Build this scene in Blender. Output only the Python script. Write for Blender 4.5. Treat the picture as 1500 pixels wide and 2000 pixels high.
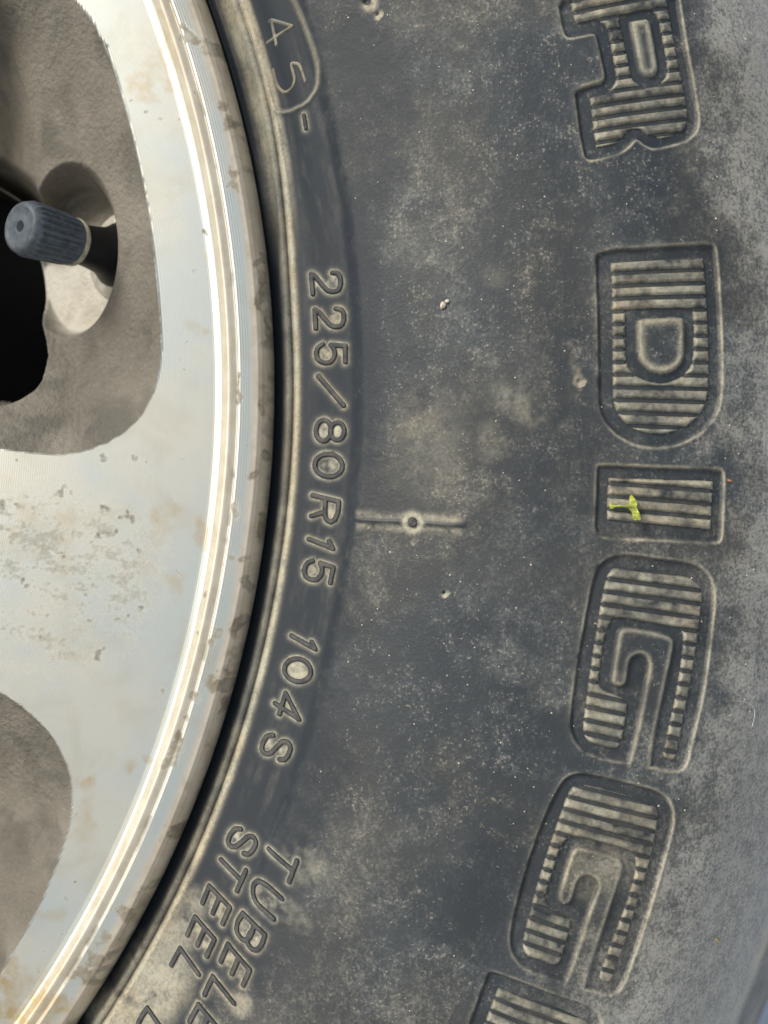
import bpy, math, random
import numpy as np

# ------------------------------------------------------------------ scene, camera, light
for o in list(bpy.data.objects):
    bpy.data.objects.remove(o)
scene = bpy.context.scene
COL = scene.collection

S = 0.2085 / 2236.1            # metres per photo pixel on the rim plane
D = 0.240                      # camera distance from the rim plane
CX, CY = -1704.3, 752.5        # wheel centre in photo pixels
CAMX = (750 - CX) * S
CAMZ = -(1000 - CY) * S

cam_d = bpy.data.cameras.new('camera')
cam = bpy.data.objects.new('camera', cam_d)
COL.objects.link(cam)
cam.location = (CAMX, -D, CAMZ)
cam.rotation_euler = (math.radians(90), 0, 0)
cam_d.sensor_fit = 'VERTICAL'
cam_d.sensor_height = 24.0
cam_d.lens = 24.0 * D / (2000 * S)
cam_d.clip_start = 0.005
cam_d.clip_end = 500
cam_d.dof.use_dof = True
cam_d.dof.focus_distance = D - 0.009
cam_d.dof.aperture_fstop = 9.0
scene.camera = cam

world = bpy.data.worlds.new('World')
scene.world = world
world.use_nodes = True
wn = world.node_tree.nodes
wl = world.node_tree.links
bg = wn['Background']
sky = wn.new('ShaderNodeTexSky')
sky.sky_type = 'NISHITA'
sky.sun_disc = False
SUN_DIR = np.array([-0.56, -0.60, 0.57])
SUN_DIR = SUN_DIR / np.linalg.norm(SUN_DIR)
sky.sun_elevation = math.asin(SUN_DIR[2])
sky.sun_rotation = math.atan2(SUN_DIR[0], SUN_DIR[1])
sky.air_density = 1.0
sky.dust_density = 3.0
wl.new(sky.outputs[0], bg.inputs[0])
bg.inputs[1].default_value = 0.062

sun_d = bpy.data.lights.new('sun', 'SUN')
sun_d.energy = 1.5
sun_d.angle = math.radians(18)
sun_d.color = (1.0, 0.975, 0.90)
sun = bpy.data.objects.new('sun', sun_d)
COL.objects.link(sun)
from mathutils import Vector
sun.rotation_euler = Vector([float(v) for v in SUN_DIR]).to_track_quat('Z', 'Y').to_euler()
sun.location = (-1, -1, 1)

scene.view_settings.view_transform = 'Standard'
scene.view_settings.look = 'None'
scene.view_settings.exposure = 0.95
scene.view_settings.gamma = 1.0
scene.view_settings.use_curve_mapping = False

rng = np.random.default_rng(7)
random.seed(7)

# ------------------------------------------------------------------ numeric helpers
def smooth(a, b, x):
    t = np.clip((x - a) / (b - a), 0, 1)
    return t * t * (3 - 2 * t)

def vnoise(x, y, seed=0):
    xi = np.floor(x).astype(np.int64); yi = np.floor(y).astype(np.int64)
    fx = x - xi; fy = y - yi
    fx = fx * fx * (3 - 2 * fx); fy = fy * fy * (3 - 2 * fy)
    def h(a, b):
        n = (a * 374761393 + b * 668265263 + seed * 982451653) & 0x7fffffff
        n = ((n ^ (n >> 13)) * 1274126177) & 0x7fffffff
        return ((n ^ (n >> 16)) & 0xffff) / 65535.0
    return (h(xi, yi) * (1 - fx) + h(xi + 1, yi) * fx) * (1 - fy) + \
           (h(xi, yi + 1) * (1 - fx) + h(xi + 1, yi + 1) * fx) * fy

def fbm(x, z, scale, octv=4, seed=0):
    """x, z in metres, scale = feature size in metres; result about 0..1"""
    v = 0; a = 0.5; t = 0
    for o in range(octv):
        v = v + a * vnoise(x / scale * 2 ** o + 31.7 * o, z / scale * 2 ** o + 17.3 * o, seed + o)
        t += a; a *= 0.55
    return v / t

def poly_sdf(X, Z, P):
    """signed distance to closed polygon, negative inside"""
    d2 = np.full(X.shape, 1e9); ins = np.zeros(X.shape, bool)
    n = len(P)
    for i in range(n):
        ax, az = P[i]; bx, bz = P[(i + 1) % n]
        ex, ez = bx - ax, bz - az
        L = ex * ex + ez * ez
        if L < 1e-18: continue
        wx = X - ax; wz = Z - az
        t = np.clip((wx * ex + wz * ez) / L, 0, 1)
        dx = wx - ex * t; dz = wz - ez * t
        d2 = np.minimum(d2, dx * dx + dz * dz)
        c = (az > Z) != (bz > Z)
        if ez != 0:
            ins ^= c & (X < (bx - ax) * (Z - az) / ez + ax)
    d = np.sqrt(d2)
    return np.where(ins, -d, d)

def line_dist(X, Z, P):
    d2 = np.full(X.shape, 1e9)
    for i in range(len(P) - 1):
        ax, az = P[i]; bx, bz = P[i + 1]
        ex, ez = bx - ax, bz - az
        L = ex * ex + ez * ez + 1e-18
        wx = X - ax; wz = Z - az
        t = np.clip((wx * ex + wz * ez) / L, 0, 1)
        dx = wx - ex * t; dz = wz - ez * t
        d2 = np.minimum(d2, dx * dx + dz * dz)
    return np.sqrt(d2)

def chaikin(P, it=2, closed=True):
    P = [tuple(p) for p in P]
    for _ in range(it):
        Q = []
        n = len(P)
        rngi = range(n) if closed else range(n - 1)
        if not closed: Q.append(P[0])
        for i in rngi:
            a = P[i]; b = P[(i + 1) % n]
            Q.append((a[0] * .8 + b[0] * .2, a[1] * .8 + b[1] * .2))
            Q.append((a[0] * .2 + b[0] * .8, a[1] * .2 + b[1] * .8))
        if not closed: Q.append(P[-1])
        P = Q
    return P

def unproj(u, v, h=0.0):
    k = S * (D - h) / D
    return (u - 750) * k + CAMX, -(v - 1000) * k + CAMZ

# tyre section: height toward the viewer as a function of wheel radius
_pr = np.array([200, 208.0, 211, 214, 224, 240, 256, 271, 285, 299, 311, 323, 330, 338, 346, 352]) * 1e-3
_ph = np.array([-9, -6, -2.6, -.6, 5.0, 11.2, 15.2, 16.8, 14.8, 8.6, -2.5, -19, -32, -48, -66, -84]) * 1e-3
_tr = np.arange(0.196, 0.356, 0.0001)
_th = np.interp(_tr, _pr, _ph)
_k = np.exp(-0.5 * (np.arange(-90, 91) / 26.0) ** 2); _k /= _k.sum()
_ths = np.convolve(np.pad(_th, 90, mode='edge'), _k, mode='valid')
_w = smooth(0.212, 0.220, _tr) * (1 - smooth(0.318, 0.326, _tr))
_th = _th * (1 - _w) + _ths * _w
def hr(r):
    return np.interp(r, _tr, _th)

def tyre_xy(u, v):
    u = np.asarray(u, float); v = np.asarray(v, float)
    h = np.zeros_like(u)
    for _ in range(6):
        x, z = unproj(u, v, h)
        h = hr(np.hypot(x, z))
    return x, z

def tpts(P):
    P = np.array(P, float)
    x, z = tyre_xy(P[:, 0], P[:, 1])
    return np.c_[x, z]

def crop(P, ox, oy, k):
    return [(ox + p[0] / k, oy + p[1] / k) for p in P]

MM = 1e-3
# ------------------------------------------------------------------ traced shapes of the sidewall
LETTERS = []      # moat outer, moat island, panel, panel hole, rib phase point, pitch, char
c = lambda P: crop(P, 1080, 0, 4.6875)
LETTERS.append(dict(ch='R',
  moat=c([(30,-60),(105,310),(150,345),(375,298),(400,330),(440,500),(482,700),(455,745),(260,800),(205,850),(210,900),(250,1200),(290,1430),(340,1465),(500,1430),(620,1390),(700,1330),(750,1270),(790,1280),(850,1330),(930,1360),(1100,1320),(1230,1280),(1310,1200),(1335,1100),(1290,800),(1220,450),(1150,0),(1140,-60)]),
  panel=c([(150,-60),(165,0),(210,215),(300,200),(420,180),(480,205),(505,260),(540,420),(580,650),(580,740),(545,800),(460,850),(340,888),(342,900),(365,1050),(398,1338),(410,1340),(500,1325),(590,1300),(640,1250),(680,1190),(740,1165),(800,1170),(850,1210),(900,1245),(1000,1260),(1130,1225),(1200,1180),(1240,1100),(1235,970),(1190,750),(1120,400),(1050,0),(1045,-60)]),
  hole=c([(610,170),(640,125),(780,80),(900,70),(950,110),(980,200),(1030,450),(1055,620),(1035,710),(970,770),(880,795),(800,775),(740,730),(715,660),(680,470),(630,270)]),
  island=c([(720,200),(740,190),(860,175),(880,185),(900,260),(950,560),(955,630),(920,680),(860,690),(805,650),(795,600),(760,420)]),
  ph=(1250.7,193.0), pitch=.0076))
c = lambda P: crop(P, 1050, 450, 3.078)
LETTERS.append(dict(ch='D',
  moat=c([(352,160),(375,122),(1040,78),(1070,110),(1085,300),(1100,600),(1108,900),(1095,1050),(1060,1130),(980,1220),(850,1285),(720,1305),(600,1290),(480,1230),(400,1140),(370,1050),(368,800),(360,400)]),
  panel=c([(440,180),(455,178),(990,145),(1002,155),(1020,400),(1035,700),(1035,950),(1010,1060),(940,1150),(850,1200),(740,1225),(620,1210),(530,1160),(475,1080),(455,1000),(455,600),(450,300)]),
  hole=c([(530,500),(545,468),(920,458),(942,490),(945,750),(920,830),(870,880),(800,910),(740,918),(660,905),(590,870),(545,820),(535,760)]),
  island=c([(605,555),(620,535),(865,525),(880,540),(882,740),(860,800),(815,840),(750,858),(690,845),(640,805),(612,760)]),
  ph=(1293.7,554.0), pitch=.0080))
c = lambda P: crop(P, 1150, 900, 5.0)
LETTERS.append(dict(ch='I',
  moat=c([(85,60),(100,45),(700,68),(1280,85),(1318,125),(1305,500),(1292,760),(1255,800),(700,765),(140,748),(62,680),(75,400)]),
  panel=c([(198,160),(212,163),(700,182),(1220,195),(1225,210),(1210,450),(1198,670),(1185,672),(700,640),(215,600),(180,570),(188,350)]),
  hole=None, island=None, ph=(1290,977.0), pitch=.0080))
c = lambda P: crop(P, 1050, 1050, 3.3333)
LETTERS.append(dict(ch='G',
  moat=c([(385,205),(430,150),(500,118),(600,110),(800,140),(960,160),(1050,190),(1110,240),(1145,320),(1150,420),(1120,700),(1080,1000),(1010,1300),(970,1470),(940,1510),(880,1520),(740,1490),(600,1462),(520,1455),(400,1430),(300,1390),(240,1320),(215,1220),(225,1080),(250,900),(280,700),(320,480),(350,320)]),
  island=c([(575,1640),(585,1500),(600,1440),(640,1290),(690,1050),(720,880),(730,830),(715,780),(670,755),(620,770),(595,810),(585,900),(575,950),(540,970),(495,955),(485,930),(495,860),(520,680),(535,610),(570,590),(700,605),(850,640),(885,670),(885,710),(855,850),(820,1020),(780,1200),(745,1400),(738,1500),(735,1640)]),
  panel=c([(455,250),(490,205),(550,190),(700,210),(900,240),(1000,265),(1055,310),(1080,350),(1075,420),(1040,700),(1000,950),(960,1150),(930,1300),(905,1440),(870,1455),(830,1440),(820,1415),(850,1270),(900,1050),(930,880),(950,720),(955,640),(935,600),(890,580),(700,550),(530,520),(490,540),(455,590),(430,700),(405,880),(400,960),(430,1000),(500,1025),(580,1060),(590,1090),(575,1200),(550,1340),(525,1375),(480,1375),(350,1345),(315,1310),(298,1260),(305,1180),(340,900),(380,650),(420,400)]),
  hole=None, ph=(1275,1168.5), pitch=.0082))
c = lambda P: crop(P, 900, 1500, 2.5)
LETTERS.append(dict(ch='G',
  moat=c([(470,110),(510,50),(560,28),(650,35),(800,70),(950,110),(1010,150),(1035,210),(1035,280),(1010,380),(960,560),(900,760),(840,930),(800,1040),(770,1090),(730,1105),(660,1090),(600,1075),(480,1032),(380,1005),(300,970),(255,910),(240,840),(255,740),(290,600),(340,430),(400,260)]),
  island=c([(470,1150),(500,1070),(525,1010),(570,880),(620,720),(660,620),(675,580),(665,545),(630,525),(590,530),(565,560),(545,640),(525,665),(495,665),(478,640),(485,600),(515,500),(545,410),(570,388),(620,395),(740,430),(780,450),(795,480),(780,540),(740,650),(700,780),(650,920),(615,1040),(595,1150)]),
  panel=c([(525,130),(550,95),(600,85),(720,110),(900,165),(960,195),(970,230),(955,330),(930,450),(880,620),(830,780),(780,930),(750,1020),(730,1050),(695,1055),(675,1030),(690,980),(740,850),(800,700),(845,560),(860,480),(850,430),(820,405),(700,370),(580,340),(530,345),(500,370),(470,450),(430,580),(415,650),(440,690),(500,715),(540,745),(535,800),(510,880),(490,950),(460,970),(400,960),(330,930),(305,890),(305,850),(330,740),(380,560),(440,370),(490,230)]),
  hole=None, ph=(1180,1602.0), pitch=.0080))
c = lambda P: crop(P, 900, 1850, 5.0)
LETTERS.append(dict(ch='E',
  moat=c([(262,260),(300,240),(560,330),(900,465),(1180,545),(1330,630),(1380,740),(1330,1000),(1260,1200),(-60,1100),(50,860)]),
  panel=c([(365,415),(380,412),(700,510),(1060,640),(1250,740),(1270,800),(1210,1100),(60,1000),(150,950),(240,750)]),
  hole=None, island=None, ph=(1030,1978.0), pitch=.0080))
for L in LETTERS:
    for k in ('moat', 'panel', 'hole', 'island'):
        L[k + '_w'] = None if L[k] is None else tpts(chaikin(L[k], 2))

# raised digits and small letters: lists of strokes in photo pixels
def arc(cx, cy, rx, ry, a0, a1, n=14, rot=0):
    out = []
    for i in range(n + 1):
        a = math.radians(a0 + (a1 - a0) * i / n)
        x, y = rx * math.cos(a), ry * math.sin(a)
        out.append((cx + x * math.cos(rot) - y * math.sin(rot), cy + x * math.sin(rot) + y * math.cos(rot)))
    return out

# glyph strokes in a unit box: x along the reading direction 0..1, y up 0..1
GL = {
 '2': [chaikin([(0.04,.74),(.08,.92),(.3,1.0),(.62,1.0),(.93,.9),(.98,.68),(.88,.5),(.5,.3),(.16,.14),(.02,0)], 2, False) + [(1.0,0)]],
 '5': [[(.95,1.0),(.14,1.0),(.06,.5)] + chaikin([(.06,.5),(.3,.62),(.62,.64),(.95,.5),(1.0,.26),(.86,.06),(.5,-.02),(.18,.04),(.02,.22)], 2, False)],
 '8': [arc(.5,.76,.42,.25,0,360,26), arc(.5,.26,.5,.27,0,360,26)],
 '0': [arc(.5,.5,.5,.5,0,360,34)],
 'S': [chaikin([(.94,.78),(.86,.95),(.55,1.02),(.2,.98),(.04,.8),(.12,.6),(.5,.5),(.86,.4),(.98,.22),(.85,.04),(.5,-.02),(.15,.03),(.03,.22)], 2, False)],
 'R': [[(0,0),(0,1.0),(.6,1.0)] + arc(.6,.74,.36,.26,90,-90,10) + [(0,.48)], [(.5,.48),(.98,0)]],
}
def glyph(ch, cx, cy, h, w, deg, shear=0.0):
    """deg: direction of the letter's up axis in photo pixels, 0 = to the right, positive = turning downward"""
    a = math.radians(deg)
    up = (math.cos(a), math.sin(a)); rd = (-math.sin(a), math.cos(a))
    out = []
    for st in GL[ch]:
        q = []
        for x, y in st:
            xx = (x - .5) * w + shear * (y - .5) * h; yy = (y - .5) * h
            q.append((cx + rd[0] * xx + up[0] * yy, cy + rd[1] * xx + up[1] * yy))
        out.append(q)
    return out

SMALL = []    # (character, strokes, half width in px)
hw = 4.8
def add(ch, strokes, w=hw): SMALL.append((ch, strokes, w))
add('2', glyph('2', 637, 552, 56, 40, -4.5))
add('2', glyph('2', 643.5, 621, 56, 38, -3))
add('5', glyph('5', 646, 690, 56, 38, -1))
add('slash', [[(621.5,735),(671,792)]])
add('8', glyph('8', 644.5, 841.5, 54, 41, 3))
add('0', glyph('0', 641.5, 909, 54, 44, 5))
c4 = lambda P: crop(P, 350, 950, 3.3333)
add('R', [c4([(868,58),(1038,98)]) + c4([(1038,98),(1032,170),(1012,215),(985,232),(960,220),(948,190),(950,78)]), c4([(950,165),(858,192)])])
add('1', [c4([(842,342),(1000,405),(975,358)])])
add('5', glyph('5', 621.5, 1116, 54, 38, 11.5))
add('1', [c4([(730,972),(884,1058),(862,1012)])])
add('0', glyph('0', 581, 1309, 52, 44, 17))
add('4', [c4([(622,1412),(778,1515),(692,1345),(652,1480)])])
add('S', glyph('S', 539, 1460, 54, 42, 24))
c5 = lambda P: crop(P, 150, 1550, 2.7273)
add('S', glyph('S', 472.5, 1643.5, 52, 42, 31))
add('T', [c5([(900,408),(852,518)]), c5([(768,352),(876,464)])])
def E(a, b, e1, e2, e3):
    m = ((a[0] + b[0]) / 2, (a[1] + b[1]) / 2)
    return [c5([e1, a, b, e3]), c5([m, e2])]
add('E', E((705,492),(814,606),(668,583),(723,636),(775,692)))
add('E', E((630,657),(733,776),(587,752),(641,806),(691,866)))
add('L', [c5([(502,912),(550,824),(648,962)])])
add('B', [c5([(325,1225),(348,1180),(375,1142),(440,1235),(470,1275)])])
add('T', [c5([(1173,352),(1131,464)]), c5([(1022,292),(1152,406)])])
add('U', [chaikin(c5([(1093,553),(1010,478),(968,458),(940,480),(938,530),(960,580),(1050,660)]), 2, False)])
add('B', [c5([(886,632),(1003,744)]), chaikin(c5([(886,632),(855,680),(850,725),(878,768),(905,775),(930,745),(946,692)]), 2, False),
          chaikin(c5([(1003,744),(988,795),(960,828),(930,820),(905,780),(925,735)]), 2, False)])
add('E', E((806,797),(923,932),(768,888),(827,952),(887,1012)))
add('L', [c5([(681,1063),(726,968),(838,1108)])])
add('E', E((650,1117),(755,1240),(602,1207),(660,1275),(715,1340)))
ct = lambda P: crop(P, 400, 0, 3.75)
add('dash', [ct([(724,842),(740,942)])], 3.6)
LIGHT4 = ('4', [ct([(640,185),(485,138),(470,150)]), ct([(485,138),(522,318)]), ct([(640,188),(455,300)])], 4.6)
LIGHT5 = ('5', [chaikin(ct([(735,590),(695,462),(630,455),(640,500),(662,580),(635,645),(580,672),(530,625),(498,500)]), 2, False)], 4.6)
PLUG = tpts(chaikin(ct([(610,-80),(650,20),(700,130),(790,370),(825,500),(818,640),(740,755),(600,812),(515,805),(440,540),(280,30),(230,-90)]), 1))
def strokes_w(sm): return [tpts(s) for s in sm[1]]
SMALL_W = [(ch, [tpts(s) for s in st], w * S) for ch, st, w in SMALL]
LIGHT_W = [(s[0], strokes_w(s), s[2] * S) for s in (LIGHT4, LIGHT5)]

# clean wet-looking zones and dusty places (photo px: u, v, ru, rv, rotation)
CLEAN = [(690,270,110,240,6),(640,420,110,170,0),(755,290,62,150,8),(560,1560,100,170,28),(560,1700,60,120,28),(470,1880,70,60,30),(700,640,50,260,-2),(640,1180,70,200,14),(1070,1000,140,420,4,.45),(980,1750,90,130,15,.45),(620,1900,120,110,30,.4)]
TAN = [(300,1930,70,110,30,.75),(330,1850,45,80,30,.6),(360,1790,40,60,30,.5),(250,2010,90,60,20,.75),(470,1960,25,22,30,.5),(600,1690,55,38,20,.36),(555,1770,60,24,35,.40),
       (1122,715,9,42,-12,.42),(1130,742,10,12,0,.6),(965,540,28,26,0,.14),(800,480,50,60,0,.08),(1010,790,60,30,40,.24),(960,860,30,40,0,.2),(830,860,80,110,0,.18),(1170,1700,60,60,0,.3)]
R_LINE = np.hypot(*unproj(573, 725, -.0012))
R_CREASE = np.hypot(*tyre_xy(694, 1015))
DELTA = 21 * S

def bead_shift(X, Z):
    th = np.degrees(np.arctan2(Z, X))
    return DELTA * smooth(3.0, 16.0, th)

def blob(X, Z, b):
    u, v, ru, rv, rot = b[:5]
    x0, z0 = tyre_xy(u, v)
    a = math.radians(rot)
    dx = (X - x0) / S; dz = -(Z - z0) / S
    lx = dx * math.cos(a) + dz * math.sin(a); lz = -dx * math.sin(a) + dz * math.cos(a)
    return (lx / ru) ** 2 + (lz / rv) ** 2

def base_h(X, Z):
    r = np.hypot(X, Z)
    rs = r - bead_shift(X, Z) * (1 - smooth(.214, .220, r)) * smooth(.2088, .2105, r)
    h = hr(rs)
    # bead ring, thin crease and the step up to the outer sidewall
    h = h + .0007 * np.exp(-((rs - R_LINE + .0011) / .0007) ** 2)
    h = h - .0006 * np.exp(-((rs - R_LINE) / .00022) ** 2)
    h = h + .0004 * smooth(R_LINE, R_LINE + .0006, rs) * (1 - smooth(R_LINE + .001, R_LINE + .005, rs))
    h = h + .00075 * smooth(R_CREASE - .0022, R_CREASE + .0004, r) * (1 - smooth(.24, .27, r))
    h = h + .00035 * (fbm(X, Z, .028, 3, 3) - .5) * smooth(.215, .23, r)
    return h

def surf_y(X, Z):
    return base_h(X, Z)

MOAT = .00085
def sub(X, Z, W, m):
    x0, z0 = W.min(0) - m; x1, z1 = W.max(0) + m
    return (X > x0) & (X < x1) & (Z > z0) & (Z < z1)

FILM_LIGHT = [None]
def tyre_features(X, Z):
    """returns height, dust, clean for arrays"""
    h = base_h(X, Z)
    r = np.hypot(X, Z)
    rs = r - bead_shift(X, Z) * (1 - smooth(.214, .220, r))
    n1 = fbm(X, Z, .004, 4, 11); n2 = fbm(X, Z, .0012, 3, 21); n3 = fbm(X, Z, .016, 4, 31)
    dust = np.zeros_like(X)
    # yellow dust line outside the bead, broad film on the ring
    dust = np.maximum(dust, 1.0 * np.exp(-((rs - R_LINE - .0006) / .0007) ** 2) * (.6 + .8 * n1))
    dust = np.maximum(dust, (.34 + .5 * (n1 - .5)) * smooth(R_LINE - .0024, R_LINE - .001, rs) * (1 - smooth(R_LINE, R_LINE + .0004, rs)))
    topd = smooth(5, 14, np.degrees(np.arctan2(Z, X)))
    dust = np.maximum(dust, topd * (.62 + .6 * (n1 - .5)) * smooth(R_LINE - .0050, R_LINE - .002, rs) * (1 - smooth(R_LINE + .0015, R_LINE + .003, rs)))
    # clean band between bead and crease
    edge = R_CREASE + .0016 * (n3 - .5) + .0012 * (n1 - .5)
    clean = 1 - smooth(-.0022, .0052, r - edge + .006 * (n1 - .5) + .004 * (n2 - .5))
    for b in CLEAN:
        d = blob(X, Z, b) + 1.0 * (n3 - .5) + .9 * (n1 - .5) + .5 * (n2 - .5)
        clean = np.maximum(clean, (b[5] if len(b) > 5 else 1.0) * (.80 - .25 * (n1 - .5)) * (1 - smooth(.25, 1.5, d)))
    for b in TAN:
        d = blob(X, Z, b)
        dust = np.maximum(dust, b[5] * (1 - smooth(.05, 1.6, d + .9 * (n1 - .5))) * smooth(.26, .66, .6 * n1 + .4 * n2 + .14 * (b[5] > .45)))
    th = np.arctan2(Z, X)
    st = fbm(r * 1.0, th * .02, .0016, 4, 141) * .6 + .4 * fbm(r, th * .06, .0009, 3, 151)
    band = smooth(R_LINE + .001, R_LINE + .003, r) * (1 - smooth(.2225, .2275, r))
    clean = clean - .12 * band * smooth(.42, .72, st) * smooth(.3, .6, n3) * (clean > 0)
    dust = np.maximum(dust, .05 * band * smooth(.48, .75, st))
    # big engraved letters
    for L in LETTERS:
        m = sub(X, Z, L['moat_w'], .004)
        if not m.any(): continue
        x, z = X[m], Z[m]
        d = poly_sdf(x, z, L['moat_w'])
        d0 = d
        if L['island_w'] is not None:
            d = np.maximum(d, -poly_sdf(x, z, L['island_w']))
        g = 1 - smooth(-.00042, .00030, d)
        h[m] -= MOAT * g
        # rolled lip round the moat
        h[m] += .00009 * np.exp(-((d - .00050) / .00035) ** 2)
        e = np.exp(-((d - .00022) / .00024) ** 2) * np.clip(.30 + 1.3 * (n1[m] - .42) + .5 * (n2[m] - .5) + .35 * smooth(.283, .292, r[m]), 0.03, .75)
        if L['island_w'] is not None and L['hole'] is not None:
            di = poly_sdf(x, z, L['island_w'])
            e = np.maximum(e, .60 * np.exp(-((di + .0004) / .0007) ** 2) * (di < .0002) * (.4 + 1.1 * n1[m]))
        elif L['island_w'] is not None:
            di = poly_sdf(x, z, L['island_w'])
            e = np.maximum(e, .42 * np.exp(-((di + .0003) / .0004) ** 2) * (di < .0002) * (d0 < -.0002) * (.5 + n1[m]))
        dust[m] = np.maximum(dust[m], e)
        cm = clean[m]
        clean[m] = np.maximum(cm, g * .42)
    # dust held round the raised characters
    for ch, st, w in SMALL_W:
        allp = np.concatenate(st)
        m = sub(X, Z, allp, .004)
        if not m.any(): continue
        x, z = X[m], Z[m]
        d = np.minimum.reduce([line_dist(x, z, s) for s in st]) - w
        nn = n2[m] - .5
        dd = d + .0004 * nn + .0006 * (n1[m] - .5)
        e = np.exp(-np.maximum(dd - .00010, 0) / .00026)
        dust[m] = np.maximum(dust[m], e * np.clip(.70 + 1.2 * nn + .9 * (n1[m] - .5), .2, 1.0))
        for q_ in st:
            if len(q_) >= 4:
                di = poly_sdf(x, z, q_)
                dust[m] = np.maximum(dust[m], (1 - smooth(-.0007, .0001, di)) * np.clip(.52 + 1.4 * nn + 1.2 * (n1[m] - .5), .05, .9))
        h[m] -= .00006 * (1 - smooth(0, .0008, d))
    # pressed-in date plate with its light strokes
    m = sub(X, Z, PLUG, .004)
    if m.any():
        x, z = X[m], Z[m]
        d = poly_sdf(x, z, PLUG)
        h[m] -= .00038 * (1 - smooth(-.0004, .0001, d))
        h[m] += .00025 * np.exp(-((d - .0003) / .0003) ** 2)
        dust[m] = np.maximum(dust[m], .5 * np.exp(-((d - .0001) / .0004) ** 2) * (.5 + n1[m]))
        clean[m] = np.maximum(clean[m], 1 - smooth(0, .0006, d))
    # mould line with a vent nub
    a = tpts([(692,1015.5),(806,1020.2),(909,1028.3)])
    m = sub(X, Z, a, .004)
    if m.any():
        x, z = X[m], Z[m]
        d = line_dist(x, z, a)
        t_ = np.clip((x - a[0][0]) / (a[2][0] - a[0][0]), 0, 1); ends = smooth(0, .12, t_) * (1 - smooth(.86, 1.0, t_)); fade = smooth(0, .04, t_) * (1 - smooth(.90, 1.0, t_))
        h[m] += .00042 * np.exp(-(d / (.00018 + .00028 * ends)) ** 2) * fade
        dust[m] = np.maximum(dust[m], .72 * np.exp(-((d - .0010) / .0007) ** 2) * np.clip(.35 + 1.7 * (n1[m] - .40) + .9 * (n2[m] - .5), 0, 1.2) * fade)
        clean[m] = np.maximum(clean[m], np.exp(-(d / .0006) ** 2))
        p = a[1]
        dn = np.hypot(x - p[0], z - p[1])
        dust[m] = np.maximum(dust[m], .85 * np.exp(-((dn - .0014) / .0006) ** 2))
    # vent pits
    for u, v, rp, dp in ((717,2,9,1.0),(867,1157,3.4,.6),(1132,744,4,.5),(737,30,4,.3)):
        x0, z0 = tyre_xy(u, v)
        dn = np.hypot(X - x0, Z - z0)
        h -= dp * MM * np.exp(-(dn / (rp * S)) ** 4)
        dust = np.maximum(dust, .9 * np.exp(-((np.hypot(X - x0 - .0005, Z - z0 + .0006) - rp * S) / .0006) ** 2) * (dn < 3 * rp * S) * (dn > rp * S * .8))
    # fine swirls of scuffed ripples near the mould line
    h += .000007 * (n1 - .3) * np.sin((r + .006 * n3) / .00095 * 6.283) * smooth(R_CREASE, R_CREASE + .003, r) * (1 - smooth(.236, .243, r))
    # dusty shoulder edge
    dust = np.maximum(dust, (.45 + .6 * (n1 - .5)) * np.exp(-((r - .3215) / .0020) ** 2))
    dust = np.maximum(dust, (.10 + .5 * (n1 - .5)) * smooth(.322, .326, r))
    film_light = smooth(.278, .310, r + .012 * (n3 - .5) + .008 * (n1 - .5) + .010 * smooth(-14, -26, np.degrees(np.arctan2(Z, X)))) * (1 - .8 * smooth(.3205, .324, r)) + .18 * smooth(.45, .7, n3)  # dust film plus painted brightening of the outer curve, cut back on the shoulder
    FILM_LIGHT[0] = np.clip(film_light, 0, 1)
    return h, np.clip(dust, 0, 1), np.clip(clean, 0, 1)

# ------------------------------------------------------------------ mesh helpers
def mesh_from(name, co, quads, mat, attrs=None, parent=None, smooth_shade=True, tris=None):
    me = bpy.data.meshes.new(name)
    nv = len(co); nq = len(quads); nt = 0 if tris is None else len(tris)
    me.vertices.add(nv)
    me.vertices.foreach_set('co', np.ascontiguousarray(co, dtype=np.float32).ravel())
    li = np.asarray(quads, np.int32).ravel()
    ls = np.arange(nq, dtype=np.int32) * 4
    if nt:
        ls = np.concatenate([ls, nq * 4 + np.arange(nt, dtype=np.int32) * 3])
        li = np.concatenate([li, np.asarray(tris, np.int32).ravel()])
    me.loops.add(len(li)); me.loops.foreach_set('vertex_index', li)
    me.polygons.add(nq + nt); me.polygons.foreach_set('loop_start', ls)
    me.polygons.foreach_set('use_smooth', np.full(nq + nt, smooth_shade))
    for k, v in (attrs or {}).items():
        at = me.attributes.new(k, 'FLOAT', 'POINT')
        at.data.foreach_set('value', np.ascontiguousarray(v, dtype=np.float32).ravel())
    me.update(calc_edges=True)
    me.validate()
    if mat is not None: me.materials.append(mat)
    o = bpy.data.objects.new(name, me)
    COL.objects.link(o)
    if parent is not None: o.parent = parent
    return o

def quads_of(n, m, off=0, keep=None):
    i, j = np.meshgrid(np.arange(n - 1), np.arange(m - 1), indexing='ij')
    a = i * m + j
    q = np.stack([a, a + m, a + m + 1, a + 1], -1) + off
    if keep is not None: q = q[keep]
    return q.reshape(-1, 4)

def compact(co, quads, attrs):
    used = np.unique(quads)
    remap = np.full(len(co), -1, np.int64); remap[used] = np.arange(len(used))
    return co[used], remap[quads], {k: v[used] for k, v in attrs.items()}

def empty(name, loc=(0, 0, 0)):
    o = bpy.data.objects.new(name, None); COL.objects.link(o)
    o.location = loc; o.empty_display_size = .02
    return o

def tag(o, label=None, cat=None, group=None, kind=None):
    if label: o['label'] = label
    if cat: o['category'] = cat
    if group: o['group'] = group
    if kind: o['kind'] = kind
    return o

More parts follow.
